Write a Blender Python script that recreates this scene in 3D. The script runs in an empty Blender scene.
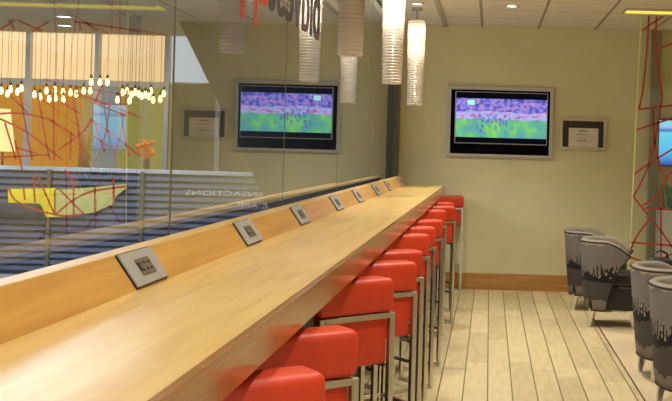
import bpy, bmesh, math, random
from mathutils import Vector, Matrix
random.seed(7)
C = bpy.context.scene.collection
PI = math.pi

# ---------------------------------------------------------------- camera
F, CX, CY, ROLL, EYE = 1050.0, 490.1, 151.8, 0.0278, 1.47
GX = -1.033            # plane of the glass partition
WY = 11.2              # back wall
CEIL = 2.80
cr, sr = math.cos(ROLL), math.sin(ROLL)

def at(px, py, Y):
    """world point seen at pixel (px, py) at depth Y"""
    a = (px - CX) / F * Y
    b = -(py - CY) / F * Y
    return Vector((a * cr - b * sr, Y, EYE + a * sr + b * cr))

def on_glass(px, py):
    k = (px - CX) * cr + (py - CY) * sr
    return at(px, py, GX * F / k)

cam_d = bpy.data.cameras.new('camera')
cam = bpy.data.objects.new('camera', cam_d)
C.objects.link(cam)
Rv = Vector((cr, 0, sr)); Uv = Vector((-sr, 0, cr)); Fv = Vector((0, 1, 0))
M = Matrix.Identity(4)
for i in range(3):
    M[i][0] = Rv[i]; M[i][1] = Uv[i]; M[i][2] = -Fv[i]
M[2][3] = EYE
cam.matrix_world = M
cam_d.sensor_width = 36
cam_d.lens = F / 672 * 36
cam_d.shift_x = -(CX - 336) / 672
cam_d.shift_y = -(200.5 - CY) / 672
cam_d.clip_end = 200
bpy.context.scene.camera = cam
bpy.context.scene.view_settings.view_transform = 'Standard'
bpy.context.scene.view_settings.look = 'None'

# ---------------------------------------------------------------- materials
def s2l(c):
    return tuple(((v / 255) / 12.92 if v / 255 <= 0.04045 else ((v / 255 + 0.055) / 1.055) ** 2.4) for v in c)

class NT:
    def __init__(self, name):
        self.m = bpy.data.materials.new(name)
        self.m.use_nodes = True
        self.t = self.m.node_tree
        self.t.nodes.clear()
        self.out = self.n('ShaderNodeOutputMaterial')
    def n(self, kind, **kw):
        x = self.t.nodes.new(kind)
        for k, v in kw.items():
            if k in x.inputs: x.inputs[k].default_value = v
            else: setattr(x, k, v)
        return x
    def l(self, a, b): self.t.links.new(a, b)
    def coord(self, which='Object'):
        return self.n('ShaderNodeTexCoord').outputs[which]
    def mapping(self, src, scale):
        m = self.n('ShaderNodeMapping'); m.inputs['Scale'].default_value = scale
        self.l(src, m.inputs['Vector']); return m.outputs[0]
    def ramp(self, fac, stops, mode='LINEAR'):
        r = self.n('ShaderNodeValToRGB'); r.color_ramp.interpolation = mode
        e = r.color_ramp.elements
        while len(e) < len(stops): e.new(0.5)
        for k, (p, c) in enumerate(stops):
            e[k].position = p; e[k].color = (*c, 1) if len(c) == 3 else c
        self.l(fac, r.inputs[0]); return r.outputs[0]
    def mix(self, fac, a, b, kind='MIX'):
        x = self.n('ShaderNodeMix', data_type='RGBA', blend_type=kind)
        for s, v in ((x.inputs[0], fac), (x.inputs[6], a), (x.inputs[7], b)):
            if isinstance(v, (int, float)): s.default_value = v
            elif isinstance(v, tuple): s.default_value = (*v, 1)
            else: self.l(v, s)
        return x.outputs[2]
    def math(self, op, a, b=0.0, c=None):
        x = self.n('ShaderNodeMath', operation=op)
        for s, v in ((x.inputs[0], a), (x.inputs[1], b), (x.inputs[2], c)):
            if v is None: continue
            if isinstance(v, (int, float)): s.default_value = v
            else: self.l(v, s)
        return x.outputs[0]
    def sep(self, src):
        x = self.n('ShaderNodeSeparateXYZ'); self.l(src, x.inputs[0]); return x.outputs
    def done(self, shader):
        self.l(shader, self.out.inputs[0]); return self.m

def plain(name, rgb, rough=0.5, metal=0.0, noise=0.06, scale=8, coat=0.0, spec=0.5, bump=0.0):
    t = NT(name); p = t.n('ShaderNodeBsdfPrincipled', Roughness=rough, Metallic=metal)
    p.inputs['Coat Weight'].default_value = coat
    p.inputs['Specular IOR Level'].default_value = spec
    no = t.n('ShaderNodeTexNoise', Scale=scale, Detail=3.0); t.l(t.coord(), no.inputs['Vector'])
    c = s2l(rgb)
    col = t.ramp(no.outputs[0], [(0.3, tuple(v * (1 - noise) for v in c)), (0.7, tuple(min(1, v * (1 + noise)) for v in c))])
    t.l(col, p.inputs['Base Color'])
    if bump:
        b = t.n('ShaderNodeBump', Strength=bump, Distance=0.002); t.l(no.outputs[0], b.inputs['Height']); t.l(b.outputs[0], p.inputs['Normal'])
    return t.done(p.outputs[0])

def emit(name, rgb, strength):
    t = NT(name); e = t.n('ShaderNodeEmission', Strength=strength)
    e.inputs[0].default_value = (*s2l(rgb), 1)
    return t.done(e.outputs[0])

def wood(name, dark, light, stretch=(9, 0.5, 9), rough=0.28, coat=0.3, fine=1.0):
    t = NT(name); p = t.n('ShaderNodeBsdfPrincipled', Roughness=rough)
    p.inputs['Coat Weight'].default_value = coat; p.inputs['Coat Roughness'].default_value = 0.12
    co = t.coord()
    a = t.n('ShaderNodeTexNoise', Scale=2.2, Detail=6.0, Roughness=0.6, Distortion=0.6); t.l(t.mapping(co, stretch), a.inputs['Vector'])
    b = t.n('ShaderNodeTexNoise', Scale=7.0 * fine, Detail=1.0); t.l(t.mapping(co, stretch), b.inputs['Vector'])
    f = t.math('ADD', t.math('MULTIPLY', a.outputs[0], 0.7), t.math('MULTIPLY', b.outputs[0], 0.3))
    t.l(t.ramp(f, [(0.36, s2l(dark)), (0.62, s2l(light))]), p.inputs['Base Color'])
    return t.done(p.outputs[0])

def floor_mat():
    t = NT('plank_tile_floor'); p = t.n('ShaderNodeBsdfPrincipled', Roughness=0.38)
    co = t.coord(); x, y, z = t.sep(co)
    u = t.math('DIVIDE', t.math('ADD', x, 10 - 0.0925), 0.1505)
    cell = t.math('FLOOR', u)
    fr = t.math('FRACT', u)
    d = t.math('MINIMUM', fr, t.math('SUBTRACT', 1.0, fr))
    wn = t.n('ShaderNodeTexWhiteNoise', noise_dimensions='1D'); t.l(cell, wn.inputs['W'])
    v = t.math('DIVIDE', t.math('ADD', y, t.math('MULTIPLY', wn.outputs[0], 3.0)), 1.2)
    fv = t.math('FRACT', v)
    dv = t.math('MULTIPLY', t.math('MINIMUM', fv, t.math('SUBTRACT', 1.0, fv)), 8.0)
    joint = t.math('LESS_THAN', d, 0.026)
    jv = t.math('MULTIPLY', t.math('LESS_THAN', dv, 0.02), 0.35)
    w2 = t.n('ShaderNodeTexWhiteNoise', noise_dimensions='2D')
    cmb = t.n('ShaderNodeCombineXYZ'); t.l(cell, cmb.inputs[0]); t.l(t.math('FLOOR', v), cmb.inputs[1]); t.l(cmb.outputs[0], w2.inputs['Vector'])
    g = t.n('ShaderNodeTexNoise', Scale=5.0, Detail=4.0); t.l(t.mapping(co, (5, .8, 1)), g.inputs['Vector'])
    f = t.math('ADD', t.math('MULTIPLY', w2.outputs[0], 0.35), t.math('MULTIPLY', g.outputs[0], 0.65))
    col = t.ramp(f, [(0.25, s2l((186, 168, 126))), (0.75, s2l((218, 200, 154)))])
    col = t.mix(t.math('MAXIMUM', joint, jv), col, s2l((112, 94, 66)))
    t.l(col, p.inputs['Base Color'])
    return t.done(p.outputs[0])

def ceiling_mat():
    t = NT('ceiling_tiles'); p = t.n('ShaderNodeBsdfPrincipled', Roughness=0.9)
    co = t.coord(); x, y, z = t.sep(co)
    def line(v, off, w):
        f = t.math('FRACT', t.math('DIVIDE', t.math('ADD', v, off), 0.6))
        return t.math('LESS_THAN', t.math('MINIMUM', f, t.math('SUBTRACT', 1.0, f)), w)
    lx = line(x, 12 + 0.12, 0.022); ly = line(y, 12 - 10.42, 0.02)
    tiled = t.math('GREATER_THAN', x, -0.5)
    ln = t.math('MULTIPLY', t.math('MAXIMUM', lx, t.math('MULTIPLY', ly, 0.6)), tiled)
    no = t.n('ShaderNodeTexNoise', Scale=60.0); t.l(co, no.inputs['Vector'])
    col = t.ramp(no.outputs[0], [(0.3, s2l((214, 206, 188))), (0.7, s2l((226, 218, 200)))])
    col = t.mix(ln, col, s2l((150, 138, 112)))
    t.l(col, p.inputs['Base Color'])
    return t.done(p.outputs[0])

def glass_mat(name, lo, hi, tint=(1, 1, 1)):
    """coated pane: part mirror (stronger at a grazing look), part clear"""
    t = NT(name)
    lw = t.n('ShaderNodeLayerWeight', Blend=0.5)
    fac = t.ramp(lw.outputs['Facing'], [(p_, (lo + (hi - lo) * q_,) * 3) for p_, q_ in ((0.0, 0.0), (0.5, 0.12), (0.65, 0.38), (0.8, 0.78), (0.9, 0.92), (1.0, 1.0))])
    tr = t.n('ShaderNodeBsdfTransparent'); tr.inputs[0].default_value = (*tint, 1)
    gl = t.n('ShaderNodeBsdfGlossy', Roughness=0.0); gl.inputs[0].default_value = (0.86, 0.91, 0.95, 1)
    mx = t.n('ShaderNodeMixShader'); t.l(fac, mx.inputs[0]); t.l(tr.outputs[0], mx.inputs[1]); t.l(gl.outputs[0], mx.inputs[2])
    return t.done(mx.outputs[0])

def screen_mat(w, h):
    """a football match, letterboxed; object coords: x across, z up, centre at 0"""
    t = NT('football_picture'); co = t.coord(); x, y, z = t.sep(co)
    v = t.math('ADD', t.math('DIVIDE', z, h), 0.5)
    u = t.math('ADD', t.math('DIVIDE', x, w), 0.5)
    n1 = t.n('ShaderNodeTexNoise', Scale=17.0, Detail=4.0); t.l(t.mapping(co, (1, 1, 1.4)), n1.inputs['Vector'])
    crowd = t.ramp(n1.outputs[0], [(0.3, s2l((70, 56, 150))), (0.45, s2l((110, 100, 205))), (0.55, s2l((150, 150, 235))), (0.62, s2l((206, 120, 170))), (0.7, s2l((170, 190, 245)))])
    n2 = t.n('ShaderNodeTexNoise', Scale=6.0, Detail=2.0); t.l(co, n2.inputs['Vector'])
    pitch = t.ramp(n2.outputs[0], [(0.36, s2l((100, 168, 170))), (0.5, s2l((104, 190, 148))), (0.64, s2l((138, 214, 104)))])
    n3 = t.n('ShaderNodeTexNoise', Scale=9.0, Detail=3.0); t.l(t.mapping(co, (1, 1, 3)), n3.inputs['Vector'])
    boards = t.ramp(n3.outputs[0], [(0.36, s2l((150, 160, 240))), (0.5, s2l((190, 190, 245))), (0.6, s2l((214, 130, 170))), (0.7, s2l((120, 130, 225)))])
    wob = t.math('MULTIPLY', t.math('SUBTRACT', n2.outputs[0], 0.5), 0.12)
    vv = t.math('ADD', v, wob)
    pic = t.mix(t.math('GREATER_THAN', vv, 0.47), pitch, boards)
    pic = t.mix(t.math('GREATER_THAN', vv, 0.62), pic, crowd)
    vo = t.n('ShaderNodeTexVoronoi', Scale=22.0); t.l(t.mapping(co, (1.2, 1, 0.7)), vo.inputs['Vector'])
    spot = t.math('LESS_THAN', vo.outputs['Distance'], 0.46)
    mid = t.math('LESS_THAN', t.math('ABSOLUTE', t.math('SUBTRACT', u, 0.43)), 0.2)
    band = t.math('LESS_THAN', t.math('ABSOLUTE', t.math('SUBTRACT', v, 0.38)), 0.2)
    pl = t.math('MULTIPLY', t.math('MULTIPLY', spot, mid), band)
    kit = t.ramp(t.math('FRACT', t.math('MULTIPLY', n1.outputs[0], 7.0)), [(0.0, s2l((40, 60, 140))), (0.6, s2l((80, 110, 200))), (1.0, s2l((160, 180, 240)))])
    pic = t.mix(t.math('MULTIPLY', pl, 0.7), pic, kit)
    # score badge, upper corner
    bu = t.math('LESS_THAN', t.math('ABSOLUTE', t.math('SUBTRACT', u, 0.165)), 0.04)
    bv = t.math('LESS_THAN', t.math('ABSOLUTE', t.math('SUBTRACT', v, 0.80)), 0.05)
    pic = t.mix(t.math('MULTIPLY', bu, bv), pic, s2l((190, 250, 245)))
    bar = t.math('LESS_THAN', t.math('ABSOLUTE', t.math('SUBTRACT', v, 0.495)), 0.385)
    pic = t.mix(bar, s2l((10, 10, 22)), pic)
    e = t.n('ShaderNodeEmission', Strength=1.0); t.l(pic, e.inputs[0])
    return t.done(e.outputs[0])

def skyline_mat():
    """tub chair cloth: taupe, a black city skyline, charcoal, ragged taupe hem"""
    t = NT('skyline_cloth'); p = t.n('ShaderNodeBsdfPrincipled', Roughness=0.85)
    co = t.coord(); x, y, z = t.sep(co)
    an = t.math('ARCTAN2', y, x)
    k = t.math('FLOOR', t.math('MULTIPLY', an, 26.0))
    w = t.n('ShaderNodeTexWhiteNoise', noise_dimensions='1D'); t.l(k, w.inputs['W'])
    top = t.math('ADD', 0.435, t.math('MULTIPLY', w.outputs[0], 0.115))
    n = t.n('ShaderNodeTexNoise', Scale=14.0, Detail=4.0); t.l(co, n.inputs['Vector'])
    mid = t.math('ADD', 0.335, t.math('MULTIPLY', n.outputs[0], 0.10))
    low = t.math('ADD', 0.16, t.math('MULTIPLY', n.outputs[0], 0.13))
    vo = t.n('ShaderNodeTexVoronoi', Scale=34.0); t.l(t.mapping(co, (1, 1, 0.6)), vo.inputs['Vector'])
    win = t.math('MULTIPLY', t.math('LESS_THAN', vo.outputs['Distance'], 0.33), t.math('GREATER_THAN', z, 0.425))
    body = s2l((122, 115, 108)); black = s2l((18, 17, 18)); char = s2l((72, 66, 62)); hem = s2l((120, 112, 106))
    f = t.n('ShaderNodeTexNoise', Scale=260.0); t.l(co, f.inputs['Vector'])
    base = t.mix(t.math('MULTIPLY', f.outputs[0], 0.25), body, s2l((94, 88, 84)))
    n2 = t.n('ShaderNodeTexNoise', Scale=9.0, Detail=3.0); t.l(co, n2.inputs['Vector'])
    patch = t.math('GREATER_THAN', z, t.math('ADD', 0.66, t.math('MULTIPLY', n2.outputs[0], 0.10)))
    c = t.mix(patch, base, s2l((176, 164, 142)))
    sky = t.mix(win, black, s2l((150, 138, 118)))
    c = t.mix(t.math('LESS_THAN', z, top), c, sky)
    c = t.mix(t.math('LESS_THAN', z, mid), c, char)
    c = t.mix(t.math('LESS_THAN', z, low), c, hem)
    t.l(c, p.inputs['Base Color'])
    return t.done(p.outputs[0])

def shade_mat():
    t = NT('ribbed_glass_shade')
    d = t.n('ShaderNodeBsdfDiffuse'); d.inputs[0].default_value = (*s2l((206, 190, 168)), 1)
    tl = t.n('ShaderNodeBsdfTranslucent'); tl.inputs[0].default_value = (*s2l((245, 236, 220)), 1)
    gl = t.n('ShaderNodeBsdfGlossy', Roughness=0.15)
    m1 = t.n('ShaderNodeMixShader'); m1.inputs[0].default_value = 0.55; t.l(d.outputs[0], m1.inputs[1]); t.l(tl.outputs[0], m1.inputs[2])
    m2 = t.n('ShaderNodeMixShader'); m2.inputs[0].default_value = 0.12; t.l(m1.outputs[0], m2.inputs[1]); t.l(gl.outputs[0], m2.inputs[2])
    return t.done(m2.outputs[0])

def slat_mat():
    t = NT('blue_grey_slats'); p = t.n('ShaderNodeBsdfPrincipled', Roughness=0.45)
    no = t.n('ShaderNodeTexNoise', Scale=3.0); t.l(t.coord(), no.inputs['Vector'])
    t.l(t.ramp(no.outputs[0], [(0.3, s2l((76, 84, 110))), (0.7, s2l((94, 102, 130)))]), p.inputs['Base Color'])
    return t.done(p.outputs[0])

M_wall = plain('yellow_wall_paint', (211, 203, 160), 0.7, noise=0.03, scale=3)
M_ceil = ceiling_mat()
M_floor = floor_mat()
M_carpet = plain('beige_stone_floor', (206, 186, 150), 0.5, noise=0.05, scale=20)
M_strip = plain('dark_metal_strip', (70, 58, 44), 0.4)
M_base = wood('oak_skirting', (162, 112, 50), (188, 138, 70), stretch=(0.6, 9, 9))
M_top = wood('maple_worktop', (208, 167, 94), (226, 191, 120), stretch=(7, 0.45, 7), rough=0.32, coat=0.18)
M_back = wood('maple_upstand', (190, 136, 58), (210, 160, 78), stretch=(7, 0.45, 7), rough=0.35, coat=0.2)
M_edge = wood('maple_edge', (140, 88, 38), (166, 112, 52), stretch=(7, 0.45, 7), rough=0.2, coat=0.3)
M_dark = plain('dark_counter_base', (36, 24, 20), 0.5)
M_gap = plain('dark_glazing_channel', (62, 54, 46), 0.5)
M_red = plain('red_leather', (206, 62, 30), 0.46, noise=0.05, scale=14, spec=0.45, bump=0.05)
M_chrome = plain('brushed_chrome', (206, 204, 198), 0.3, 1.0, noise=0.04, scale=40)
M_plate = plain('brushed_plate', (178, 176, 172), 0.45, 0.35, noise=0.03)
M_socket = plain('socket_insert', (112, 102, 88), 0.4, 0.2, noise=0.25, scale=90)
M_black = plain('black_gloss', (14, 13, 14), 0.3)
M_silver = plain('silver_frame', (176, 172, 164), 0.38, 0.55, noise=0.03)
M_bezel = plain('grey_bezel_line', (150, 146, 140), 0.3, 0.6)
M_cframe = plain('pale_frame', (196, 184, 152), 0.5)
M_mat = plain('charcoal_mat_board', (52, 46, 40), 0.7)
M_paper = plain('white_paper', (214, 204, 186), 0.8, noise=0.02)
M_ink = plain('grey_ink', (96, 84, 76), 0.8)
M_post = plain('grey_post', (98, 100, 100), 0.45, 0.2)
M_post2 = plain('dark_grey_post', (62, 66, 70), 0.45, 0.2)
M_joint = plain('silicone_joint', (112, 106, 84), 0.4)
M_glass = glass_mat('coated_partition_glass', 0.12, 0.90, (0.93, 0.95, 0.96))
M_glass2 = glass_mat('clear_screen_glass', 0.02, 0.25, (0.90, 0.92, 0.84))
M_glassedge = plain('green_glass_edge', (214, 212, 140), 0.3)
M_redline = plain('red_vinyl', (160, 40, 22), 0.5)
M_sky = skyline_mat()
M_inner = plain('taupe_inner_cloth', (134, 126, 110), 0.85)
M_pipe = plain('black_piping', (24, 22, 24), 0.6)
M_seatblk = plain('black_leather', (22, 22, 20), 0.45)
M_legmetal = plain('polished_leg', (210, 206, 200), 0.22, 0.9)
M_shade = shade_mat()
M_cord = plain('dark_cord', (60, 54, 46), 0.6)
M_cafecord = plain('brown_cord', (176, 126, 76), 0.6)
M_bulbhot = emit('pendant_lamp_glow', (255, 240, 214), 4.0)
M_cafebulb = emit('warm_bulb_glow', (255, 214, 140), 6.0)
M_slat = slat_mat()
M_rail = plain('pale_rail', (200, 206, 214), 0.35, 0.1)
M_mull = plain('grey_mullion', (190, 194, 200), 0.4, 0.1)
M_olivepost = plain('olive_post', (92, 88, 66), 0.5)
M_soffit = plain('dark_soffit', (140, 136, 120), 0.8)
M_wing = plain('dark_wing_wall', (40, 44, 46), 0.8)
M_purple = plain('purple_vinyl', (96, 82, 92), 0.5)
M_orange = plain('orange_vinyl', (238, 104, 50), 0.5)
M_lettering = plain('pale_vinyl', (245, 246, 250), 0.6)

# ---------------------------------------------------------------- mesh helpers
def box(bm, x0, x1, y0, y1, z0, z1, bev=0.0, seg=2, mat=None):
    r = bmesh.ops.create_cube(bm, size=1.0)
    vs = r['verts']
    for v in vs:
        v.co = Vector((x0 + (v.co.x + .5) * (x1 - x0), y0 + (v.co.y + .5) * (y1 - y0), z0 + (v.co.z + .5) * (z1 - z0)))
    if bev:
        es = list({e for v in vs for e in v.link_edges})
        bmesh.ops.bevel(bm, geom=es, offset=bev, segments=seg, affect='EDGES', profile=0.5)
    return vs

def tube(bm, pts, r, n=8, closed=False, r_end=None):
    pts = [Vector(p) for p in pts]
    rings = []
    N = len(pts)
    for i, p in enumerate(pts):
        if closed: d = pts[(i + 1) % N] - pts[i - 1]
        else: d = pts[min(i + 1, N - 1)] - pts[max(i - 1, 0)]
        d.normalize()
        up = Vector((0, 0, 1)) if abs(d.z) < 0.9 else Vector((1, 0, 0))
        a = d.cross(up).normalized(); b = a.cross(d)
        rr = r if r_end is None else r + (r_end - r) * i / max(1, N - 1)
        rings.append([bm.verts.new(p + (a * math.cos(2 * PI * k / n) + b * math.sin(2 * PI * k / n)) * rr) for k in range(n)])
    for i in range(N if closed else N - 1):
        A, B = rings[i], rings[(i + 1) % N]
        for k in range(n):
            bm.faces.new((A[k], A[(k + 1) % n], B[(k + 1) % n], B[k]))
    if not closed:
        bm.faces.new(rings[0][::-1]); bm.faces.new(rings[-1])

def lathe(bm, prof, n=24, c=(0, 0), caps=True):
    rings = [[bm.verts.new((c[0] + r * math.cos(2 * PI * k / n), c[1] + r * math.sin(2 * PI * k / n), z)) for k in range(n)] for r, z in prof]
    for A, B in zip(rings, rings[1:]):
        for k in range(n): bm.faces.new((A[k], A[(k + 1) % n], B[(k + 1) % n], B[k]))
    if caps:
        bm.faces.new(rings[0][::-1]); bm.faces.new(rings[-1])

def poly(bm, pts):
    return bm.faces.new([bm.verts.new(p) for p in pts])

def prism(bm, pts, off):
    """flat polygon thickened by vector off"""
    A = [bm.verts.new(p) for p in pts]; B = [bm.verts.new(Vector(p) + Vector(off)) for p in pts]
    n = len(A)
    bm.faces.new(A); bm.faces.new(B[::-1])
    for i in range(n): bm.faces.new((A[i], A[(i + 1) % n], B[(i + 1) % n], B[i]))

def obj(name, bm, mat, parent=None, smooth=False, loc=None):
    bmesh.ops.recalc_face_normals(bm, faces=bm.faces[:])
    me = bpy.data.meshes.new(name); bm.to_mesh(me); bm.free()
    me.materials.append(mat)
    if smooth:
        for p in me.polygons: p.use_smooth = True
    o = bpy.data.objects.new(name, me); C.objects.link(o)
    if parent: o.parent = parent
    if loc is not None: o.location = loc
    return o

def B(): return bmesh.new()

def bxo(name, dims, mat, parent=None, bev=0.0, seg=2, smooth=False):
    bm = B(); box(bm, *dims, bev=bev, seg=seg); return obj(name, bm, mat, parent, smooth)

def thing(name, label, cat, loc=(0, 0, 0), rz=0.0, group=None):
    o = bpy.data.objects.new(name, None); C.objects.link(o)
    o.location = loc; o.rotation_euler = (0, 0, rz); o.empty_display_size = .1
    o['label'] = label; o['category'] = cat
    if group: o['group'] = group
    return o

def tag(o, label, cat, group=None):
    o['label'] = label; o['category'] = cat
    if group: o['group'] = group
    return o

def struct(o):
    o['kind'] = 'structure'; return o

def dup(root, loc, rz, label, group=None):
    r = root.copy(); C.objects.link(r); r.location = loc; r.rotation_euler = (0, 0, rz); r['label'] = label
    if group: r['group'] = group
    for ch in list(root.children):
        c = ch.copy(); C.objects.link(c); c.parent = r
        for g in list(ch.children):
            d = g.copy(); C.objects.link(d); d.parent = c
    return r

def empty_struct(name):
    o = bpy.data.objects.new(name, None); C.objects.link(o); o['kind'] = 'structure'; return o

# ---------------------------------------------------------------- room shell
struct(bxo('floor', (-1.0, 0.966, -1.2, WY, -0.06, 0.0), M_floor))
struct(bxo('trim_1', (0.966, 0.976, -1.2, WY, -0.06, 0.002), M_strip))
struct(bxo('floor_2', (0.976, 5.0, -1.2, WY, -0.06, 0.0), M_carpet))
struct(bxo('ceiling', (-1.02, 5.0, -1.2, WY, CEIL, CEIL + 0.08), M_ceil))
struct(bxo('trim_2', (-0.535, -0.485, -1.2, WY, CEIL - 0.012, CEIL), plain('plaster_bead', (176, 166, 140), 0.8)))
struct(bxo('wall_back', (-1.15, 5.1, WY, WY + 0.12, -0.06, CEIL + 0.08), M_wall))
struct(bxo('wall_right', (5.0, 5.12, -1.2, WY, -0.06, CEIL + 0.08), M_wall))
bm = B(); box(bm, -0.80, 1.69, WY - 0.018, WY, 0, 0.15); box(bm, -0.80, 1.69, WY - 0.014, WY, 0.15, 0.175, bev=0.004)
struct(obj('baseboard_back', bm, M_base))
struct(bxo('trim_3', (1.69, 1.78, WY - 0.12, WY, 0, CEIL), plain('olive_pilaster', (132, 128, 96), 0.7)))

# glass partition along the bar
win = empty_struct('window_1')
PY = [0.1, 1.56, 3.41, 5.26, 7.11, 8.96, 11.06]
for a, b in zip(PY, PY[1:]):
    bm = B(); poly(bm, [(GX, a + .004, .55), (GX, b - .004, .55), (GX, b - .004, CEIL), (GX, a + .004, CEIL)])
    obj('glass_pane', bm, M_glass, win)
for y in PY[1:-1]:
    bxo('joint', (GX - .004, GX + .001, y - .004, y + .004, .55, CEIL), M_joint, win)
bxo('channel', (GX - .03, -0.955, 0.1, 11.06, 0.5, 0.56), M_gap, win)
bxo('head_rail', (GX - .02, GX + .012, 0.1, 11.06, CEIL - .015, CEIL), M_post, win)
bxo('end_post', (-1.22, GX - 0.001, 11.06, WY, 0, CEIL), M_post2, win)
bxo('end_post', (GX + 0.001, -0.970, 11.06, WY, 0, CEIL), M_post, win)

# ---------------------------------------------------------------- bar counter
HC, XF, XB = 1.11, -0.450, -0.844
Y0, Y1 = 0.5, 10.75
LX, LZ = -0.903, 1.195
bar = thing('bar_counter', 'long maple bar counter with raised sloping back board along the glass partition', 'counter', (-0.7, 5.6, 0))
ofs = Vector((0.7, -5.6, 0))
def bar_box(name, dims, mat, bev=0.0, parent=None):
    bm = B(); box(bm, *dims, bev=bev)
    bmesh.ops.translate(bm, verts=bm.verts[:], vec=ofs)
    return obj(name, bm, mat, parent or bar)
bar_box('worktop', (XB - 0.06, XF - 0.018, Y0, Y1, HC - 0.035, HC), M_top)
bar_box('front_edge', (XF - 0.018, XF, Y0, Y1, HC - 0.084, HC), M_edge, bev=0.002)
bm = B(); prism(bm, [(XB, Y0, HC), (LX, Y0, LZ), (LX - 0.045, Y0, LZ - 0.01), (XB - 0.045, Y0, HC)], (0, Y1 - Y0, 0))
bmesh.ops.translate(bm, verts=bm.verts[:], vec=ofs); obj('back_board', bm, M_back, bar)
bar_box('ledge', (-0.950, LX + 0.004, Y0, Y1, LZ - 0.018, LZ + 0.001), M_top, bev=0.003)
bar_box('rear_shade_panel', (-0.952, -0.932, Y0, Y1, 0.0, LZ - 0.02), M_dark)  # added dark sheet; shade behind the board put into its colour
bar_box('base_panel', (-0.93, -0.80, Y0, Y1, 0.0, HC - 0.035), M_dark)
for y in (1.2, 3.6, 6.0, 8.4, 10.5):
    bar_box('bracket', (-0.80, -0.52, y - .02, y + .02, HC - 0.10, HC - 0.035), M_dark)

# socket plates on the sloping board
lean = math.atan2(XB - LX, LZ - HC)
group = 'socket plates along the bar board'
px = [139, 245, 297.5, 334, 355.5, 374, 386, 398]
names = ['first and largest socket plate on the bar board, nearest the camera',
         'second metal socket plate along the sloping bar board from the camera',
         'third metal socket plate along the bar board, under the reflected television',
         'fourth metal socket plate along the bar board from the camera',
         'fifth metal socket plate along the bar board from the camera',
         'sixth metal socket plate along the bar board, small with distance',
         'seventh metal socket plate, next to last before the grey post',
         'last small socket plate on the bar board, at the grey post']
root = None
mx, mz = (XB + LX) / 2, (HC + LZ) / 2
for i, p in enumerate(px):
    Y = min(F * 0.885 / (CX - p - 1.5), 10.35)
    loc = (mx, Y, mz)
    if root is None:
        root = thing('socket_plate', names[0], 'power socket', loc, 0, group)
        Rm = Matrix.Rotation(-lean, 4, 'Y')
        def plate_box(name, dims, mat, bev=0.0):
            bm = B(); box(bm, *dims, bev=bev); bm.transform(Rm); return obj(name, bm, mat, root)
        plate_box('cover_plate', (0.0005, 0.010, -.115, .115, -.046, .046), M_plate, .002)
        plate_box('backing', (0.0003, 0.004, -.119, .119, -.049, .049), M_black)
        plate_box('socket_insert', (0.008, 0.0125, -.05, .05, -.024, .022), M_socket, .001)
        bm = B()
        for yy in (-.03, .0, .03):
            for zz in (-.010, .008): box(bm, .012, .0132, yy - .006, yy + .006, zz - .003, zz + .003)
        box(bm, .012, .0132, -.05, -.036, -.012, .012)
        bm.transform(Rm); obj('socket_slots', bm, M_black, root)
    else:
        dup(root, loc, 0, names[i], group)

# ---------------------------------------------------------------- bar stools
W, DP = 0.33, 0.32
def make_stool(loc, rz, label):
    t = thing('bar_stool', label, 'bar stool', loc, rz, 'red bar stools along the counter')
    # local frame: origin at the right rear corner on the floor; back runs along -x, seat along +y
    bm = B(); box(bm, -W, 0.006, 0.0, 0.115, 0.872, 0.998, bev=0.024, seg=4)
    obj('backrest', bm, M_red, t, True)
    bm = B(); box(bm, -W + .022, -.022, 0.014, 0.075, 0.685, 0.872, bev=0.010, seg=2)
    obj('back_panel', bm, M_red, t, True)
    bm = B(); box(bm, -W + .012, -.012, 0.06, DP, 0.685, 0.79, bev=0.022, seg=3)
    obj('seat', bm, M_red, t, True)
    q = .011
    def sq(name, x0, x1, y0, y1, z0, z1): bxo(name, (x0, x1, y0, y1, z0, z1), M_chrome, t, .002, 1)
    sq('leg', -.019, .004, .0, .022, 0, .872); sq('leg', -W + .001, -W + .023, .0, .022, 0, .872)
    sq('leg', -.019, .004, DP - .022, DP, 0, .70); sq('leg', -W + .001, -W + .023, DP - .022, DP, 0, .70)
    sq('back_rail', -W + .023, -.019, .0, .020, .852, .872)
    for z in (0.0, 0.25):
        for x in (-.022, -W + .004): sq('side_rail', x, x + .018, .022, DP - .022, z, z + .018)
    sq('floor_rail', -W + .023, -.023, .002, .020, 0.0, .018)
    sq('foot_rail', -W + .023, -.023, DP - .020, DP - .002, .25, .268)
    sq('seat_rail', -W + .023, -.023, DP - .020, DP - .002, .668, .686)
    for x in (-.022, -W + .004): sq('seat_rail', x, x + .018, .022, DP - .022, .668, .686)
    return t
st = [((327.5, 376), 38), ((359.5, 332.4), 38), ((395.5, 280), 44), ((418, 263.6), 38), ((424.3, 252.0), 38), ((430.5, 235.5), 42),
      ((436.5, 228), 42), ((444, 221), 42), ((446.8, 211), 40), ((456, 207.2), 28), ((454.5, 203.3), 28), ((463.5, 196.7), 8)]
lab = ['nearest red bar stool, only its padded top showing at the bottom of the photo',
       'second red bar stool from the camera, overlapped by the nearest one',
       'third red bar stool from the camera, beside a dark gap under the counter',
       'fourth red bar stool from the camera, first of a close pair',
       'fifth red bar stool from the camera, second of a close pair',
       'sixth red bar stool from the camera, midway along the counter',
       'seventh red bar stool from the camera along the counter',
       'eighth red bar stool from the camera along the counter',
       'ninth red bar stool from the camera, half hidden behind the eighth',
       'tenth red bar stool, standing out into the aisle near the counter end',
       'eleventh red bar stool, tucked in just behind the tenth',
       'last red bar stool, against the back wall at the counter end']
sroot = None
for ((x, y), deg), la in zip(st, lab):
    dy = (y - CY) - ROLL * (x - CX); s = dy / 0.48
    p = at(x, y, F / s); loc = (p.x, p.y, 0); rz = math.radians(deg)
    if sroot is None: sroot = make_stool(loc, rz, la)
    else: dup(sroot, loc, rz, la)

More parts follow.
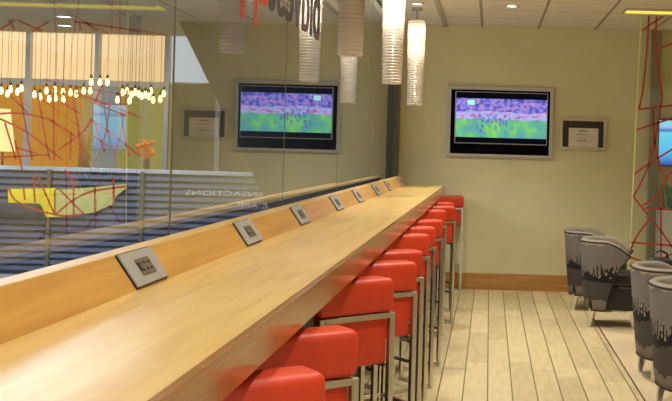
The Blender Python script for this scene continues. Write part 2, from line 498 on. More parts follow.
# ---------------------------------------------------------------- wall television
tx0, tx1, tz0, tz1 = -0.427, 0.623, 1.444, 2.125
tc = Vector(((tx0 + tx1) / 2, WY, (tz0 + tz1) / 2))
tv = thing('wall_television', 'flat television showing football, set in a silver frame on the back wall', 'television', tc)
hw, hh = (tx1 - tx0) / 2, (tz1 - tz0) / 2
bm = B(); fw = 0.043
box(bm, -hw - fw, hw + fw, -.035, -.001, hh, hh + fw, .004); box(bm, -hw - fw, hw + fw, -.035, -.001, -hh - fw * .8, -hh, .004)
box(bm, -hw - fw, -hw, -.035, -.001, -hh, hh, .004); box(bm, hw, hw + fw, -.035, -.001, -hh, hh, .004)
obj('frame', bm, M_silver, tv)
bxo('recess', (-hw, hw, -.012, -.001, -hh, hh), plain('matt_black', (7, 7, 7), .8, spec=.05), tv)
sx0, sx1, sz0, sz1 = -hw + .042, hw - .022, -hh + .108, hh - .018
bm = B()
box(bm, sx0, sx1, -.05, -.012, sz0, sz1, .004); bz = obj('bezel', bm, M_bezel, tv)
scx, scz = (sx0 + sx1) / 2, (sz0 + sz1) / 2; sw, sh = sx1 - sx0 - .02, sz1 - sz0 - .02
bm = B(); box(bm, -sw / 2, sw / 2, -.003, .003, -sh / 2, sh / 2)
obj('screen', bm, screen_mat(sw, sh), tv, loc=(scx, -.0505, scz))

# certificate
x0, x1, z0, z1 = 0.7675, 1.2021, 1.5467, 1.8247
ce = thing('framed_certificate', 'small framed certificate with black mat hanging right of the television', 'picture frame', ((x0 + x1) / 2, WY, (z0 + z1) / 2))
hw, hh, fw = (x1 - x0) / 2, (z1 - z0) / 2, 0.034
bm = B()
box(bm, -hw - fw, hw + fw, -.025, -.001, hh, hh + fw, .003); box(bm, -hw - fw, hw + fw, -.025, -.001, -hh - fw, -hh, .003)
box(bm, -hw - fw, -hw, -.025, -.001, -hh, hh, .003); box(bm, hw, hw + fw, -.025, -.001, -hh, hh, .003)
obj('frame', bm, M_cframe, ce)
bxo('mat_board', (-hw, hw, -.010, -.001, -hh, hh), M_mat, ce)
paper = bxo('paper', (-hw + .065, hw - .055, -.013, -.010, -hh, hh - .075), M_paper, ce)
bm = B()
for zc, a, b, th in ((.035, -.045, .055, .016), (-.005, -.075, .075, .008), (-.045, -.04, .035, .007), (-.072, -.06, .055, .012)):
    n = max(3, int((b - a) / .014)); 
    for k in range(n):
        u = a + (b - a) * k / n
        box(bm, u, u + (b - a) / n * .72, -.0138, -.0130, zc - th / 2, zc + th / 2 * random.uniform(.5, 1))
obj('text_lines', bm, M_ink, paper)

# ---------------------------------------------------------------- pendants over the bar
def make_pendant(loc, z0, z1, r, label, power, glow):
    t = thing('glass_pendant', label, 'pendant lamp', loc, 0, 'ribbed glass pendants over the bar')
    bm = B(); n = 28; prof = []
    k = int((z1 - z0) / 0.021)
    for i in range(k):
        zz = z0 + (z1 - z0) * i / k; st_ = (z1 - z0) / k; f = i / k
        rr = r * (0.88 + 0.12 * min(1, f * 1.3))
        for u, q in ((0.0, .90), (.25, 1.0), (.5, 1.03), (.75, 1.0)):
            prof.append((rr * q, zz + st_ * u))
    prof.append((r * .93, z1))
    lathe(bm, prof, n, caps=False)
    # glass drops: little vertical flutes on every ring
    for v in bm.verts:
        a = math.atan2(v.co.y, v.co.x); rr = math.hypot(v.co.x, v.co.y)
        k2 = 1 + 0.05 * math.cos(a * 14)
        v.co.x *= k2; v.co.y *= k2
    obj('shade', bm, M_shade, t, True)
    bm = B(); lathe(bm, [(r * .9, z1 - .004), (r * .9, z1 + .012)], 24); obj('top_cap', bm, M_shade, t)
    bm = B(); tube(bm, [(0, 0, z1 + .01), (0, 0, CEIL - .02)], .004, 6); obj('cord', bm, M_cord, t)
    bm = B(); lathe(bm, [(.05, CEIL - .025), (.05, CEIL - .001)], 20); obj('ceiling_rose', bm, M_silver, t)
    if glow:
        bm = B(); bmesh.ops.create_uvsphere(bm, u_segments=14, v_segments=10, radius=.03)
        bmesh.ops.translate(bm, verts=bm.verts[:], vec=(0, 0, z1 - .16)); obj('bulb', bm, M_bulbhot, t, True)
        for dz, pw in ((.10, 1.0), (.26, .55)):
            ld = bpy.data.lights.new('pendant_light', 'POINT'); ld.energy = power * pw; ld.color = (1, .93, .82); ld.shadow_soft_size = .03
            lo = bpy.data.objects.new('pendant_light', ld); C.objects.link(lo); lo.location = (loc[0], loc[1], z1 - dz)
    return t
make_pendant((-0.73, 5.38, 0), 1.94, 2.67, .070, 'ribbed glass pendant nearest the camera, dull and unlit over the bar', 0, False)
make_pendant((-0.73, 7.66, 0), 1.945, 2.67, .079, 'middle ribbed glass pendant, glowing white at its top, before the grey post', 1.0, True)
make_pendant((-0.72, 9.85, 0), 1.885, 2.67, .080, 'far ribbed glass pendant on a cord, hanging right of the grey post', 1.0, True)

# ---------------------------------------------------------------- ceiling lights
def downlight(x, y, label):
    t = thing('ceiling_downlight', label, 'ceiling light', (x, y, CEIL), 0)
    bm = B(); lathe(bm, [(.055, -.001), (.065, -.008), (.065, -.012), (.05, -.012), (.05, -.004)], 24, caps=False); obj('trim_ring', bm, M_silver, t)
    bm = B(); lathe(bm, [(.05, -.004), (.05, -.001)], 20); obj('lens', bm, emit('downlight_lens', (255, 246, 226), 6), t)
downlight(0.16, 9.5, 'round downlight in the tiled ceiling above the television')
downlight(-0.70, 9.52, 'round downlight in the plain ceiling beside the far pendant')
cv = thing('cove_light', 'long yellow glowing strip light across the ceiling by the red-lined glass', 'ceiling light', (2.4, 9.6, CEIL))
bxo('diffuser', (-1.2, 1.6, -.12, .12, -.012, -.002), emit('yellow_tube_glow', (255, 224, 92), 1.15), cv)
bm = B(); box(bm, -1.22, 1.62, -.15, -.12, -.02, -.001); box(bm, -1.22, 1.62, .12, .15, -.02, -.001); box(bm, -1.22, -1.2, -.12, .12, -.02, -.001)
obj('housing', bm, M_cframe, cv)

zs = at(80, 33, 12.4).z        # height of the concourse ceiling
Yc = F * (zs - EYE) / (CY - 4.5 + ROLL * (80 - CX))
xe, xw = at(161, 4.5, Yc).x, at(-60, 4.5, Yc).x
c2 = thing('cove_light', 'dim yellow strip copying the reflected ceiling light, added beyond the partition', 'ceiling light', ((xe + xw) / 2, Yc, zs))  # added strip; its glow stands for the cove light's reflection
hl = (xe - xw) / 2
bxo('diffuser', (-hl, hl, -.13, .13, -.012, -.002), emit('strip_reflection_glow', (240, 216, 96), .8), c2)
bm = B(); box(bm, -hl, hl, -.16, -.13, -.02, -.001); box(bm, -hl, hl, .13, .16, -.02, -.001); obj('housing', bm, M_cframe, c2)

# ---------------------------------------------------------------- red-lined glass screen
SY = 9.9
gs = thing('glass_screen', 'tall clear glass screen crossed by thin red lines behind the tub chairs', 'glass screen', (2.0, SY, 0))
xt, xb = 1.387, 1.335
bm = B(); poly(bm, [(xb - 2, 0, 0.0), (2.2 - 2, 0, 0.0), (2.2 - 2, 0, CEIL), (xt - 2, 0, CEIL)]); obj('glass_pane', bm, M_glass2, gs)
bm = B(); prism(bm, [(xb - 2 - .006, -.006, 0), (xb - 2 + .004, -.006, 0), (xt - 2 + .004, -.006, CEIL), (xt - 2 - .006, -.006, CEIL)], (0, .012, 0)); obj('polished_edge', bm, M_glassedge, gs)
direct = [[(649.2, 8), (646.8, 50), (642.8, 90), (638.8, 109.5)], [(656.7, 8), (656, 50), (661.5, 92), (660.5, 108), (655, 140), (647, 169), (633.5, 197)],
          [(641.5, 30.6), (663, 8)], [(658, 49), (676, 42)], [(638.8, 109.3), (676, 105)], [(636, 130), (676, 117)],
          [(653, 108), (655, 144), (661, 168), (666.5, 179)], [(634, 174), (651.5, 162), (676, 147)], [(676, 166), (666.5, 179), (657.5, 194.5), (642.5, 205.7)],
          [(633.5, 197), (652, 220), (661, 231), (676, 253)], [(644, 207.7), (676, 210.5)], [(661, 194), (661, 262)], [(650.5, 218), (641, 230), (635, 240), (628, 256)],
          [(629, 242), (676, 246)], [(628, 256), (645, 263)], [(655, 262), (676, 252)]]
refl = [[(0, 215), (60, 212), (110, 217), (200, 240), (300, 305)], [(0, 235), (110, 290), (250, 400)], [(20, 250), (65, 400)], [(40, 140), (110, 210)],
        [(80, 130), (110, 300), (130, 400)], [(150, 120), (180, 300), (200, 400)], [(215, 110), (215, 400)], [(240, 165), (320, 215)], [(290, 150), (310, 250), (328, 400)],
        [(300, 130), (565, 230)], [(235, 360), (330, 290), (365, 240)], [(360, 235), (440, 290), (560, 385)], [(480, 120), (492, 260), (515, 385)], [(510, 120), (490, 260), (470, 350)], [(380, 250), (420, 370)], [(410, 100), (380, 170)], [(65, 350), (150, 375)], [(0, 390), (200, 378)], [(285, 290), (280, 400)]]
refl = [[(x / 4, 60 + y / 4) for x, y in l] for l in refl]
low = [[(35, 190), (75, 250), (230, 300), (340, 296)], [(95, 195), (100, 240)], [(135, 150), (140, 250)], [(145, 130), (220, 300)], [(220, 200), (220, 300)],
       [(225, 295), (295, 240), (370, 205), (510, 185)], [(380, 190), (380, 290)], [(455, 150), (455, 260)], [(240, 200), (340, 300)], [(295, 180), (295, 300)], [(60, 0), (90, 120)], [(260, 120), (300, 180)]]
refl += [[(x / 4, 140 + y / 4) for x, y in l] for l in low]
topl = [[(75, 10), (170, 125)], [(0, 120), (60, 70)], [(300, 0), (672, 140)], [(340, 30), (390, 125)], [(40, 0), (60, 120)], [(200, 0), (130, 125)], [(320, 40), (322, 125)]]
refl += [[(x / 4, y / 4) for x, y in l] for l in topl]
bm = B()
def ribbon(bm, pts, w=.017):
    # smooth polyline, drawn as a flat strip on the pane
    P = [Vector((p[0], 0, p[1])) for p in pts]
    Q = []
    for i in range(len(P) - 1):
        p0, p1, p2, p3 = P[max(i - 1, 0)], P[i], P[i + 1], P[min(i + 2, len(P) - 1)]
        for k in range(6):
            u = k / 6
            Q.append(0.5 * ((2 * p1) + (p2 - p0) * u + (2 * p0 - 5 * p1 + 4 * p2 - p3) * u * u + (3 * p1 - p0 - 3 * p2 + p3) * u ** 3))
    Q.append(P[-1])
    prev = None
    for i, q in enumerate(Q):
        d = (Q[min(i + 1, len(Q) - 1)] - Q[max(i - 1, 0)]).normalized(); nrm = Vector((-d.z, 0, d.x)) * w / 2
        a, b = bm.verts.new(q + nrm), bm.verts.new(q - nrm)
        if prev: bm.faces.new((prev[0], a, b, prev[1]))
        prev = (a, b)
lim = CEIL - .01
direct += [[(676, 42), (722, 18)], [(676, 105), (722, 98)], [(676, 117), (722, 96)], [(676, 147), (722, 118)], [(676, 210.5), (722, 214)], [(676, 253), (700, 290), (722, 300)], [(690, 10), (696, 120), (686, 300)], [(715, 12), (704, 150), (716, 290)], [(676, 246), (722, 250)], [(676, 166), (722, 130)]]
for l in direct:
    pts = [at(x, y, SY) for x, y in l]; ribbon(bm, [(p.x - 2, min(p.z, lim)) for p in pts])
bmesh.ops.translate(bm, verts=bm.verts[:], vec=(0, -.004, 0))
obj('red_lines', bm, M_redline, gs)

# things behind the screen
mo = thing('wall_monitor', 'bright blue monitor seen through the red-lined glass', 'monitor', (1.97, WY, 1.62))
bxo('casing', (-.20, .20, -.05, -.001, -.25, .25), M_black, mo, .006)
t_ = NT('blue_screen_picture'); zz = t_.sep(t_.coord())[2]
cc = t_.ramp(t_.math('ADD', t_.math('DIVIDE', zz, .46), .5), [(0.0, s2l((60, 90, 190))), (.25, s2l((90, 190, 250))), (.72, s2l((120, 220, 255))), (.78, s2l((80, 110, 200))), (.86, s2l((150, 215, 255)))])
e_ = t_.n('ShaderNodeEmission', Strength=1.0); t_.l(cc, e_.inputs[0])
bxo('screen', (-.185, .185, -.054, -.05, -.235, .235), t_.done(e_.outputs[0]), mo)

pb = thing('planter', 'pale grey planter box of green plants behind the red-lined glass', 'planter', (1.98, 10.9, 0))
bxo('box', (-.22, .22, -.14, .14, 0, .92), plain('pale_planter', (168, 166, 160), .5), pb, .008)
bm = B()
for k in range(90):
    a = random.uniform(0, 2 * PI); r0 = random.uniform(0, .14); h = random.uniform(.08, .32)
    b0 = Vector((r0 * math.cos(a) * 1.3, r0 * math.sin(a) * .8, .9)); tip = b0 + Vector((math.cos(a) * random.uniform(.02, .16), math.sin(a) * random.uniform(.0, .08), h))
    mid = (b0 + tip) / 2 + Vector((0, 0, .05)); sd = Vector((-math.sin(a), math.cos(a), 0)) * random.uniform(.012, .03)
    v = [bm.verts.new(p) for p in (b0, mid + sd, tip, mid - sd)]; bm.faces.new(v)
obj('leaves', bm, plain('green_leaf', (78, 116, 48), .5, noise=.3, scale=30), pb)

# ---------------------------------------------------------------- tub chairs
def make_tub(loc, rz, label):
    t = thing('tub_chair', label, 'armchair', loc, rz, 'skyline tub chairs by the glass screen')
    NA, NZ = 44, 14
    zb, zt = 0.145, 0.728
    def shell(off):
        """off: inset from the outer surface"""
        G = []
        for j in range(NZ + 1):
            u = j / NZ; row = []
            span = math.radians(78 + 40 * u ** 1.2)
            rad = .245 + .055 * u ** .8 - off
            for i in range(NA + 1):
                a = -span + 2 * span * i / NA
                w = abs(a / span)
                z = zb + (zt - zb) * u
                if u > .6: z -= (u - .6) / .4 * .11 * max(0, w - .62) ** 2 / .144
                ca, sa = math.cos(a), math.sin(a)
                sq = (abs(ca) ** 2.6 + abs(sa) ** 2.6) ** (-1 / 2.6)
                row.append((-rad * ca * sq, rad * sa * sq * .98, z))
            G.append(row)
        return G
    O, I = shell(0), shell(.055)
    bm = B()
    vo = [[bm.verts.new(p) for p in r] for r in O]
    for j in range(NZ):
        for i in range(NA): bm.faces.new((vo[j][i], vo[j][i + 1], vo[j + 1][i + 1], vo[j + 1][i]))
    bm2v = [bm.verts.new((x * .97, y * .97, zb - .004)) for x, y, _ in O[0]]
    for i in range(NA): bm.faces.new((vo[0][i], vo[0][i + 1], bm2v[i + 1], bm2v[i]))
    obj('outer_shell', bm, M_sky, t, True)
    bm = B()
    vi = [[bm.verts.new(p) for p in r] for r in I]
    for j in range(NZ):
        for i in range(NA): bm.faces.new((vi[j][i], vi[j + 1][i], vi[j + 1][i + 1], vi[j][i + 1]))
    top = [bm.verts.new(p) for p in O[NZ]]
    mid = [bm.verts.new(((a[0] + b[0]) / 2, (a[1] + b[1]) / 2, max(a[2], b[2]) + .02)) for a, b in zip(O[NZ], I[NZ])]
    for i in range(NA):
        bm.faces.new((top[i], top[i + 1], mid[i + 1], mid[i])); bm.faces.new((mid[i], mid[i + 1], vi[NZ][i + 1], vi[NZ][i]))
    for e in (0, NA):
        col = [bm.verts.new(r[e]) for r in O]
        for j in range(NZ): bm.faces.new((col[j], col[j + 1], vi[j + 1][e], vi[j][e]))
    obj('inner_lining', bm, M_inner, t, True)
    bm = B(); tube(bm, [(x * 1.003, y * 1.003, z) for x, y, z in O[NZ]], .007, 6)
    for e in (0, NA): tube(bm, [Vector(r[e]) for r in O], .006, 6)
    tube(bm, [(x * 1.002, y * 1.002, z) for x, y, z in O[0]], .006, 6)
    obj('piping', bm, M_pipe, t, True)
    bm = B(); box(bm, -.20, .285, -.21, .21, .15, .36, bev=.025, seg=3); obj('seat_base', bm, M_seatblk, t, True)
    bm = B(); box(bm, -.20, .30, -.205, .205, .345, .465, bev=.035, seg=4); obj('seat_cushion', bm, M_seatblk, t, True)
    for sx, sy in ((-.17, -.17), (-.17, .17), (.16, -.17), (.16, .17)):
        bm = B(); ex = .03 if sx > 0 else -.02
        q = .026
        A = [bm.verts.new((sx + dx * q, sy + dy * q, .16)) for dx, dy in ((-1, -1), (1, -1), (1, 1), (-1, 1))]
        Bv = [bm.verts.new((sx + ex + dx * .012, sy + dy * .012, 0)) for dx, dy in ((-1, -1), (1, -1), (1, 1), (-1, 1))]
        bm.faces.new(A); bm.faces.new(Bv[::-1])
        for i in range(4): bm.faces.new((A[i], A[(i + 1) % 4], Bv[(i + 1) % 4], Bv[i]))
        obj('leg', bm, M_legmetal, t)
    return t
tub = make_tub((1.035, 10.05, 0), math.radians(-8), 'tub chair with skyline print standing next to the back wall')
dup(tub, (1.105, 9.12, 0), math.radians(-10), 'tub chair with skyline print showing its silver front leg, second from the back wall')
dup(tub, (1.27, 7.02, 0), math.radians(6), 'tub chair partly hidden behind the nearest one at the right edge')
dup(tub, (1.255, 6.12, 0), math.radians(6), 'nearest tub chair, cut by the right edge of the photo')

# low table with a black bag between the chairs
tb = thing('side_table', 'low round table between the tub chairs, mostly hidden', 'table', (1.50, 8.12, 0))
bm = B(); lathe(bm, [(.28, .49), (.29, .50), (.29, .515), (.28, .52)], 32); obj('tabletop', bm, M_seatblk, tb)
bm = B(); lathe(bm, [(.025, .02), (.025, .49)], 14); obj('pedestal', bm, M_legmetal, tb)
bm = B(); lathe(bm, [(.18, 0), (.18, .012), (.03, .025)], 28); obj('base', bm, M_legmetal, tb)
hb = thing('handbag', 'black bag poking up behind the tub chairs at the right edge', 'bag', (1.34, 8.12, .52))
bm = B(); box(bm, -.10, .10, -.06, .06, 0, .17, bev=.045, seg=4); obj('body', bm, M_pipe, hb, True)
bm = B(); tube(bm, [(-.06, 0, .15), (-.05, 0, .20), (0, 0, .225), (.05, 0, .20), (.06, 0, .15)], .009, 8); obj('handle', bm, M_pipe, hb, True)

# ---------------------------------------------------------------- beyond the partition: concourse and cafe
CYF = 12.4            # cafe front
def xz(px, py, Y):
    p = at(px, py, Y); return p.x, p.z
def flat(name, pts, Y, th, mat, parent=None):
    bm = B(); prism(bm, [at(x, y, Y) for x, y in pts], (0, th, 0)); return obj(name, bm, mat, parent)
def upright(name, x0, x1, y0, y1, Y, th, mat, parent=None):
    """axis-aligned upright panel around the pixel box"""
    a = at(x0, (y0 + y1) / 2, Y); b = at(x1, (y0 + y1) / 2, Y); c = at((x0 + x1) / 2, y0, Y); d = at((x0 + x1) / 2, y1, Y)
    bm = B(); box(bm, a.x, b.x, Y, Y + th, d.z, c.z); return obj(name, bm, mat, parent)
struct(bxo('floor_3', (-12, -1.15, -1.2, 18, -0.06, 0), plain('concourse_floor', (200, 200, 205), .4)))
struct(bxo('ceiling_2', (-12, -1.15, -1.2, CYF + .12, zs, zs + .1), M_soffit))
def glow_panel(name, rgb, st_):
    return emit(name, rgb, st_)
W2 = empty_struct('window_2')
for x in (-42, 28, 97, 167):
    a = at(x, 100, CYF).x; bxo('mullion', (a - .027, a + .027, CYF - .04, CYF + .04, 0, zs), M_mull, W2)
z83 = at(83, 83, CYF).z
bxo('rail', (at(-60, 83, CYF).x, at(167, 83, CYF).x, CYF - .035, CYF + .035, z83 - .035, z83 + .035), M_mull, W2)
struct(upright('wall_cafe_upper', -60, 166, 20, 82, CYF + .06, .02, emit('backlit_cream_panel', (255, 216, 158), 1.6)))
struct(upright('wall_cafe_side', 170, 330, 84, 300, CYF + .06, .05, plain('olive_concourse_wall', (120, 112, 84), .8)))
struct(upright('trim_4', 213, 218, 88, 300, CYF + .02, .03, plain('pale_trim', (190, 192, 190), .6)))
lb = upright('backlit_panel', 170, 232, 30, 84, CYF + .06, .05, emit('white_panel_glow', (214, 224, 234), 1.35))
tag(lb, 'bluish white glowing panel above the olive wall beyond the glass', 'light panel')
# cafe interior, lamplight on walls and trims put in as emission
IY = 14.2
struct(upright('wall_cafe_amber', -80, 84, 60, 262, IY, .05, emit('amber_wall_glow', (236, 160, 50), 0.85)))
struct(upright('wall_cafe_olive', 84, 176, 60, 262, IY, .05, emit('olive_wall_glow', (196, 188, 100), 0.8)))
struct(upright('trim_5', 97, 114, 84, 262, IY - .1, .08, emit('pale_reflection_glow', (190, 196, 196), 0.6)))  # glowing strip copies the blue monitor's reflection
struct(upright('trim_6', 141, 146, 84, 262, IY - .1, .08, emit('pale_trim_glow', (220, 210, 150), 0.6)))
# cafe counter
cc_ = thing('cafe_counter', 'pale low cafe counter below the bulbs beyond the glass', 'counter', (at(122, 200, 13.4).x, 13.4, 0))
bxo('top', (-.36, .42, -.2, .2, 1.06, 1.12), plain('pale_counter_top', (214, 196, 160), .5), cc_)
bxo('body', (-.32, .38, -.16, .16, 0, 1.06), plain('counter_body', (180, 160, 130), .6), cc_)
# orange flowers in a vase on the cafe counter
p = at(143, 152, 13.4)
fl = thing('flower_vase', 'vase of orange flowers on the cafe counter beyond the glass', 'flowers', (cc_.location.x + .3, 13.4, 1.12))
bm = B(); lathe(bm, [(.03, 0), (.05, .05), (.03, .12), (.035, .14)], 14); obj('vase', bm, plain('vase_glass', (120, 110, 80), .2), fl, True)
bm = B()
for k in range(12):
    a = k * 2.4; r_ = .03 + .09 * random.random(); q = (r_ * math.cos(a), r_ * math.sin(a) * .6, .2 + .16 * random.random())
    bmesh.ops.create_icosphere(bm, subdivisions=1, radius=.035, matrix=Matrix.Translation(q))
    tube(bm, [(0, 0, .12), q], .004, 4)
obj('blossom', bm, plain('orange_blossom', (250, 150, 50), .6), fl)
# floor lamp
p = at(3, 140, 13.6)
lp = thing('floor_lamp', 'floor lamp with glowing cone shade inside the amber cafe', 'floor lamp', (p.x, 13.6, 0))
bm = B(); lathe(bm, [(.15, 1.30), (.08, 1.85)], 20, caps=False); obj('lamp_shade', bm, emit('lamp_shade_glow', (255, 236, 160), 1.6), lp, True)
bm = B(); tube(bm, [(0, 0, .02), (0, 0, 1.84)], .012, 8); obj('pole', bm, M_cord, lp)
bm = B(); lathe(bm, [(.15, 0), (.15, .02), (.02, .04)], 20); obj('base', bm, M_cord, lp)
# reeds
p = at(85, 125, 13.3)
rd = thing('reed_vase', 'tall vase of pale dry reeds inside the cafe window', 'vase', (p.x, 13.3, 0))
bm = B(); lathe(bm, [(.10, 0), (.12, .4), (.07, 1.2), (.06, 1.55)], 16); obj('vase', bm, plain('brown_vase', (150, 110, 50), .4), rd, True)
bm = B()
for k in range(7):
    u = (k - 3) / 3; tube(bm, [(u * .03, 0, 1.5), (u * .1 + (k % 2) * .03, 0, 2.02 + .03 * (k % 3))], .008, 5)
obj('reeds', bm, emit('pale_reed_glow', (240, 200, 150), .7), rd)  # reeds glow: lamplight on them put in as emission

# hanging bulbs
bp = [(5, 118), (30, 130), (42, 112), (70, 122), (86, 108), (138, 133), (160, 142), (186, 118), (197, 150), (219, 115), (222, 147), (252, 122), (253, 153), (282, 125), (305, 130), (335, 118), (361, 118),
      (490, 125), (508, 120), (526, 134), (541, 124), (556, 131), (567, 140), (582, 134), (596, 141), (604, 120), (613, 155), (641, 152), (655, 130), (518, 158), (470, 154), (400, 84), (430, 84), (365, 84)]  # final three are bulb reflections on the panel, built as bulbs
BY = 11.9
proto = None
for i, (x, y) in enumerate(bp):
    q = at(x / 4, 60 + y / 4, BY + (i % 3) * .13)
    cl = 'left' if x < 400 else 'right'
    la = ('bare warm bulb on a cord in the larger left cluster beyond the glass' if x < 380 else 'bare warm bulb on a cord in the right cluster beyond the glass')
    g = 'hanging bulbs of the left cluster' if x < 380 else 'hanging bulbs of the right cluster'
    t = thing('hanging_bulb', la, 'light bulb', q, 0, g)
    if proto is None:
        bm = B(); lathe(bm, [(.004, -.055), (.015, -.048), (.024, -.028), (.021, -.005), (.012, .02), (.010, .03)], 12); b1 = obj('bulb', bm, M_cafebulb, t, True)
        bm = B(); lathe(bm, [(.014, .028), (.014, .07)], 10); b2 = obj('lamp_holder', bm, M_cord, t)
        proto = (b1.data, b2.data)
    else:
        for nm, me in (('bulb', proto[0]), ('lamp_holder', proto[1])):
            o = bpy.data.objects.new(nm, me); C.objects.link(o); o.parent = t
    bm = B(); tube(bm, [(0, 0, .06), (0, 0, zs - q.z)], .0028, 5); obj('cord', bm, M_cafecord, t)

# slatted barrier
LYV = 11.4
zr = at(100, 168, LYV).z
xl, xr = at(-40, 200, LYV).x, at(300, 200, LYV).x
sb = thing('slatted_barrier', 'blue-grey barrier of horizontal slats with pale top rail beyond the glass', 'barrier', ((xl + xr) / 2, LYV, 0))
hx = (xr - xl) / 2
bm = B(); z = .04
while z < zr - .06:
    prism(bm, [(-hx, 0, z), (-hx, -.035, z + .012), (-hx, -.025, z + .050), (-hx, .0, z + .054)], (2 * hx, 0, 0)); z += .072
obj('slats', bm, M_slat, sb)
bxo('backing', (-hx, hx, .004, .02, .0, zr - .04), plain('dark_blue_backing', (46, 50, 68), .6), sb)
bm = B(); box(bm, -hx, hx, -.03, .03, zr - .045, zr, .006); obj('top_rail', bm, M_rail, sb)
for x in (50, 143):
    a = at(x, 210, LYV).x - (xl + xr) / 2; bxo('post', (a - .02, a + .02, -.06, -.036, 0, zr - .03), M_olivepost, sb)

# added screen carrying the reflected red lines, in front of the barrier and the cafe
S2 = 11.15
ax, bx_ = at(-60, 150, S2).x, at(153, 150, S2).x
g2 = thing('glass_screen', 'added glass screen for the reflected red lines beyond the partition, before the amber cafe', 'glass screen', ((ax + bx_) / 2, S2, 0))
mx2 = (ax + bx_) / 2
bm = B(); poly(bm, [(ax - mx2, 0, 0), (bx_ - mx2, 0, 0), (bx_ - mx2, 0, zs), (ax - mx2, 0, zs)]); obj('glass_pane', bm, glass_mat('clear_added_glass', 0.01, 0.12), g2)
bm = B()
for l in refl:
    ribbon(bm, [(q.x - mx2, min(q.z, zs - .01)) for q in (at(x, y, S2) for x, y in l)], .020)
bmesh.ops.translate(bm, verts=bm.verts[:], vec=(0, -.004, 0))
obj('red_lines', bm, plain('red_reflection_vinyl', (176, 40, 20), .5), g2)

# reflected yellow sofa and dark cushion, modelled as an added panel on the barrier
PYB = LYV - .075
yp = thing('sofa_panel', 'yellow sofa shape with a dark rounded cushion, modelled as a panel on the slatted barrier', 'panel', (at(60, 200, PYB).x, PYB, at(60, 200, PYB).z))
def on_panel(name, pts, mat, th=.03, dy=0.0):
    bm = B(); prism(bm, [at(x, y, PYB) - yp.location + Vector((0, dy, 0)) for x, y in pts], (0, th, 0)); return obj(name, bm, mat, yp)
on_panel('yellow_face', [(8, 189), (55, 188), (55, 217), (46, 217), (42, 207), (8, 205)], plain('yellow_cloth', (250, 226, 40), .6))
on_panel('pale_face', [(55, 190), (95, 187), (126, 184), (126, 188), (115, 197), (113, 204), (95, 212), (75, 216), (55, 217)], plain('pale_yellow_cloth', (206, 204, 120), .6))
a, b = at(-30, 209, PYB) - yp.location, at(43, 209, PYB) - yp.location
bm = B(); box(bm, a.x, b.x, -.10, .0, b.z - .065, b.z + .06, bev=.045, seg=4); obj('cushion', bm, plain('dark_blue_cloth', (60, 62, 76), .7), yp, True)
bm = B(); box(bm, -.45, .3, .03, .045, -.12, .12); obj('mounting_plate', bm, M_olivepost, yp)

# reversed lettering on the barrier and on the glass
def text_mesh(name, s, size, mat, parent, mw, sx=1.0, shear=0.0):
    cu = bpy.data.curves.new(name, 'FONT'); cu.body = s; cu.size = size; cu.extrude = .001; cu.align_x = 'LEFT'
    tmp = bpy.data.objects.new('tmp_text', cu); C.objects.link(tmp)
    dg = bpy.context.evaluated_depsgraph_get()
    me = bpy.data.meshes.new_from_object(tmp.evaluated_get(dg))
    bpy.data.objects.remove(tmp)
    me.name = name
    me.transform(Matrix.Diagonal((sx, 1, 1, 1))); me.transform(mw)
    me.materials.clear(); me.materials.append(mat)
    o = bpy.data.objects.new(name, me); C.objects.link(o)
    if parent: o.parent = parent
    return o
# faces away from the camera: letters run towards -x
for s, x_end, y, sx in (('TRANSACTIONS', 187, 194.5, 0), ('THE APP', 239, 207.5, 0)):
    p0 = at(x_end, y, LYV); width = {'TRANSACTIONS': 96, 'THE APP': 46}[s] / F * LYV
    cap = 5.0 / F * LYV
    mw = Matrix.Translation((p0.x - (xl + xr) / 2 + width, -.045, p0.z)) @ Matrix.Rotation(PI, 4, 'Z') @ Matrix.Rotation(PI / 2, 4, 'X')
    o = text_mesh('lettering', s, cap * 1.4, M_lettering, sb, Matrix.Identity(4))
    w0 = max(v.co.x for v in o.data.vertices)
    o.data.transform(Matrix.Diagonal((width / w0, 1, 1, 1))); o.data.transform(mw)
def glass_text(s, ystart, size, mat, label):
    # read from the concourse: runs towards -y, faces -x
    mw = Matrix.Translation((GX + .003, ystart, 2.10)) @ Matrix.Rotation(-PI / 2, 4, 'Z') @ Matrix.Rotation(PI / 2, 4, 'X')
    o = text_mesh('window_lettering', s, size, mat, None, mw)
    tag(o, label, 'lettering'); return o
glass_text('bidvest', 6.25, .50, M_purple, 'dark purple reversed letters on the glass, cut by the top of the photo')
glass_text('app', 4.80, .48, M_orange, 'orange reversed letters on the glass, cut by the top of the photo')

# dark slanted wing wall beyond the glass
pts = [at(170, 3, 10.9), at(271, 211, 10.9), at(300, 272, 10.9)]
top_z = zs
bm = B()
d = (pts[1] - pts[0]); x_top = pts[0].x + d.x / d.z * (top_z - pts[0].z); x_bot = pts[0].x + d.x / d.z * (0 - pts[0].z)
prism(bm, [(x_top, 10.9, top_z), (x_bot, 10.9, 0), (-1.06, 10.9, 0), (-1.06, 10.9, top_z)], (0, .1, 0))
struct(obj('wall_concourse', bm, M_wing))

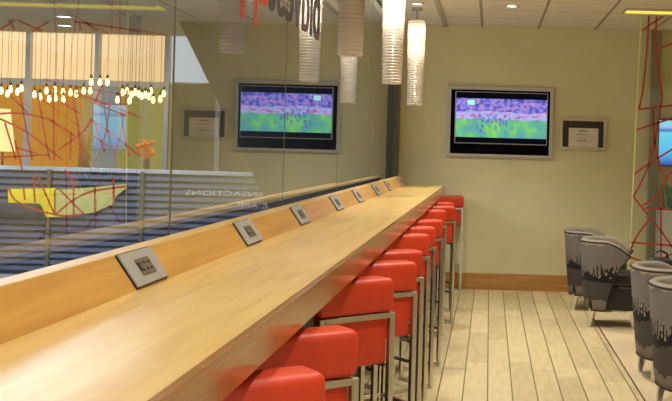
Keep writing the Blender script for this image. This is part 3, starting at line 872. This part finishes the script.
for k, (x, y) in enumerate(((66, 35), (65, 25), (64, 16))):  # added lenses standing in for ceiling lamps reflected in the glass
    Yd = F * (zs - EYE) / (-((y - CY) - ROLL * (x - CX))); p = at(x, y, Yd)
    t = thing('ceiling_downlight', ['deepest', 'middle', 'nearest'][k] + ' of three added white downlights copying reflected lamps above the cafe front', 'ceiling light', (p.x, p.y, zs))
    bm = B(); lathe(bm, [(.08, -.001), (.09, -.012), (.075, -.012), (.07, -.003)], 20, caps=False); obj('trim_ring', bm, M_silver, t)
    bm = B(); lathe(bm, [(.072, -.008), (.072, -.001)], 18); obj('lens', bm, emit('reflected_lens_glow', (236, 240, 255), 5), t)

# ---------------------------------------------------------------- light
wd = bpy.data.worlds.new('world'); bpy.context.scene.world = wd; wd.use_nodes = True
bg = wd.node_tree.nodes['Background']; bg.inputs[0].default_value = (1.0, .93, .80, 1); bg.inputs[1].default_value = 0.95
def area(x, y, z, sx, sy, e, col=(1, .95, .84), rot=(0, 0, 0)):
    ld = bpy.data.lights.new('fill_area', 'AREA'); ld.shape = 'RECTANGLE'; ld.size = sx; ld.size_y = sy; ld.energy = e; ld.color = col
    lo = bpy.data.objects.new('fill_area', ld); C.objects.link(lo); lo.location = (x, y, z); lo.rotation_euler = rot; return lo
def spot(x, y, e, col=(1, .95, .84), ang=120, z=CEIL - .03):
    ld = bpy.data.lights.new('downlight_and_fill', 'SPOT'); ld.energy = e; ld.color = col; ld.spot_size = math.radians(ang); ld.spot_blend = .8; ld.shadow_soft_size = .06
    lo = bpy.data.objects.new('downlight_and_fill', ld); C.objects.link(lo); lo.location = (x, y, z); return lo
for y in (1.4, 3.4, 5.4, 7.4, 9.4):
    k = .62 if y < 4 else 1.0
    spot(0.3, y, 125 * k)
    spot(-0.70, y, 75 * k)
for y in (2.5, 5.5, 8.5):
    spot(2.6, y, 85, (1, .86, .62))
spot(2.6, 9.6, 90, ang=100)  # added fill spot, brightens the corner behind the red-lined screen
# added fill areas: cool for the barrier and mullions, warm inside the cafe
area(-4.5, 8.6, zs - .05, 3.0, 3.0, 230, (.85, .92, 1.0))
area(-4.6, 13.3, 2.3, 2, .6, 20, (1, .75, .4))
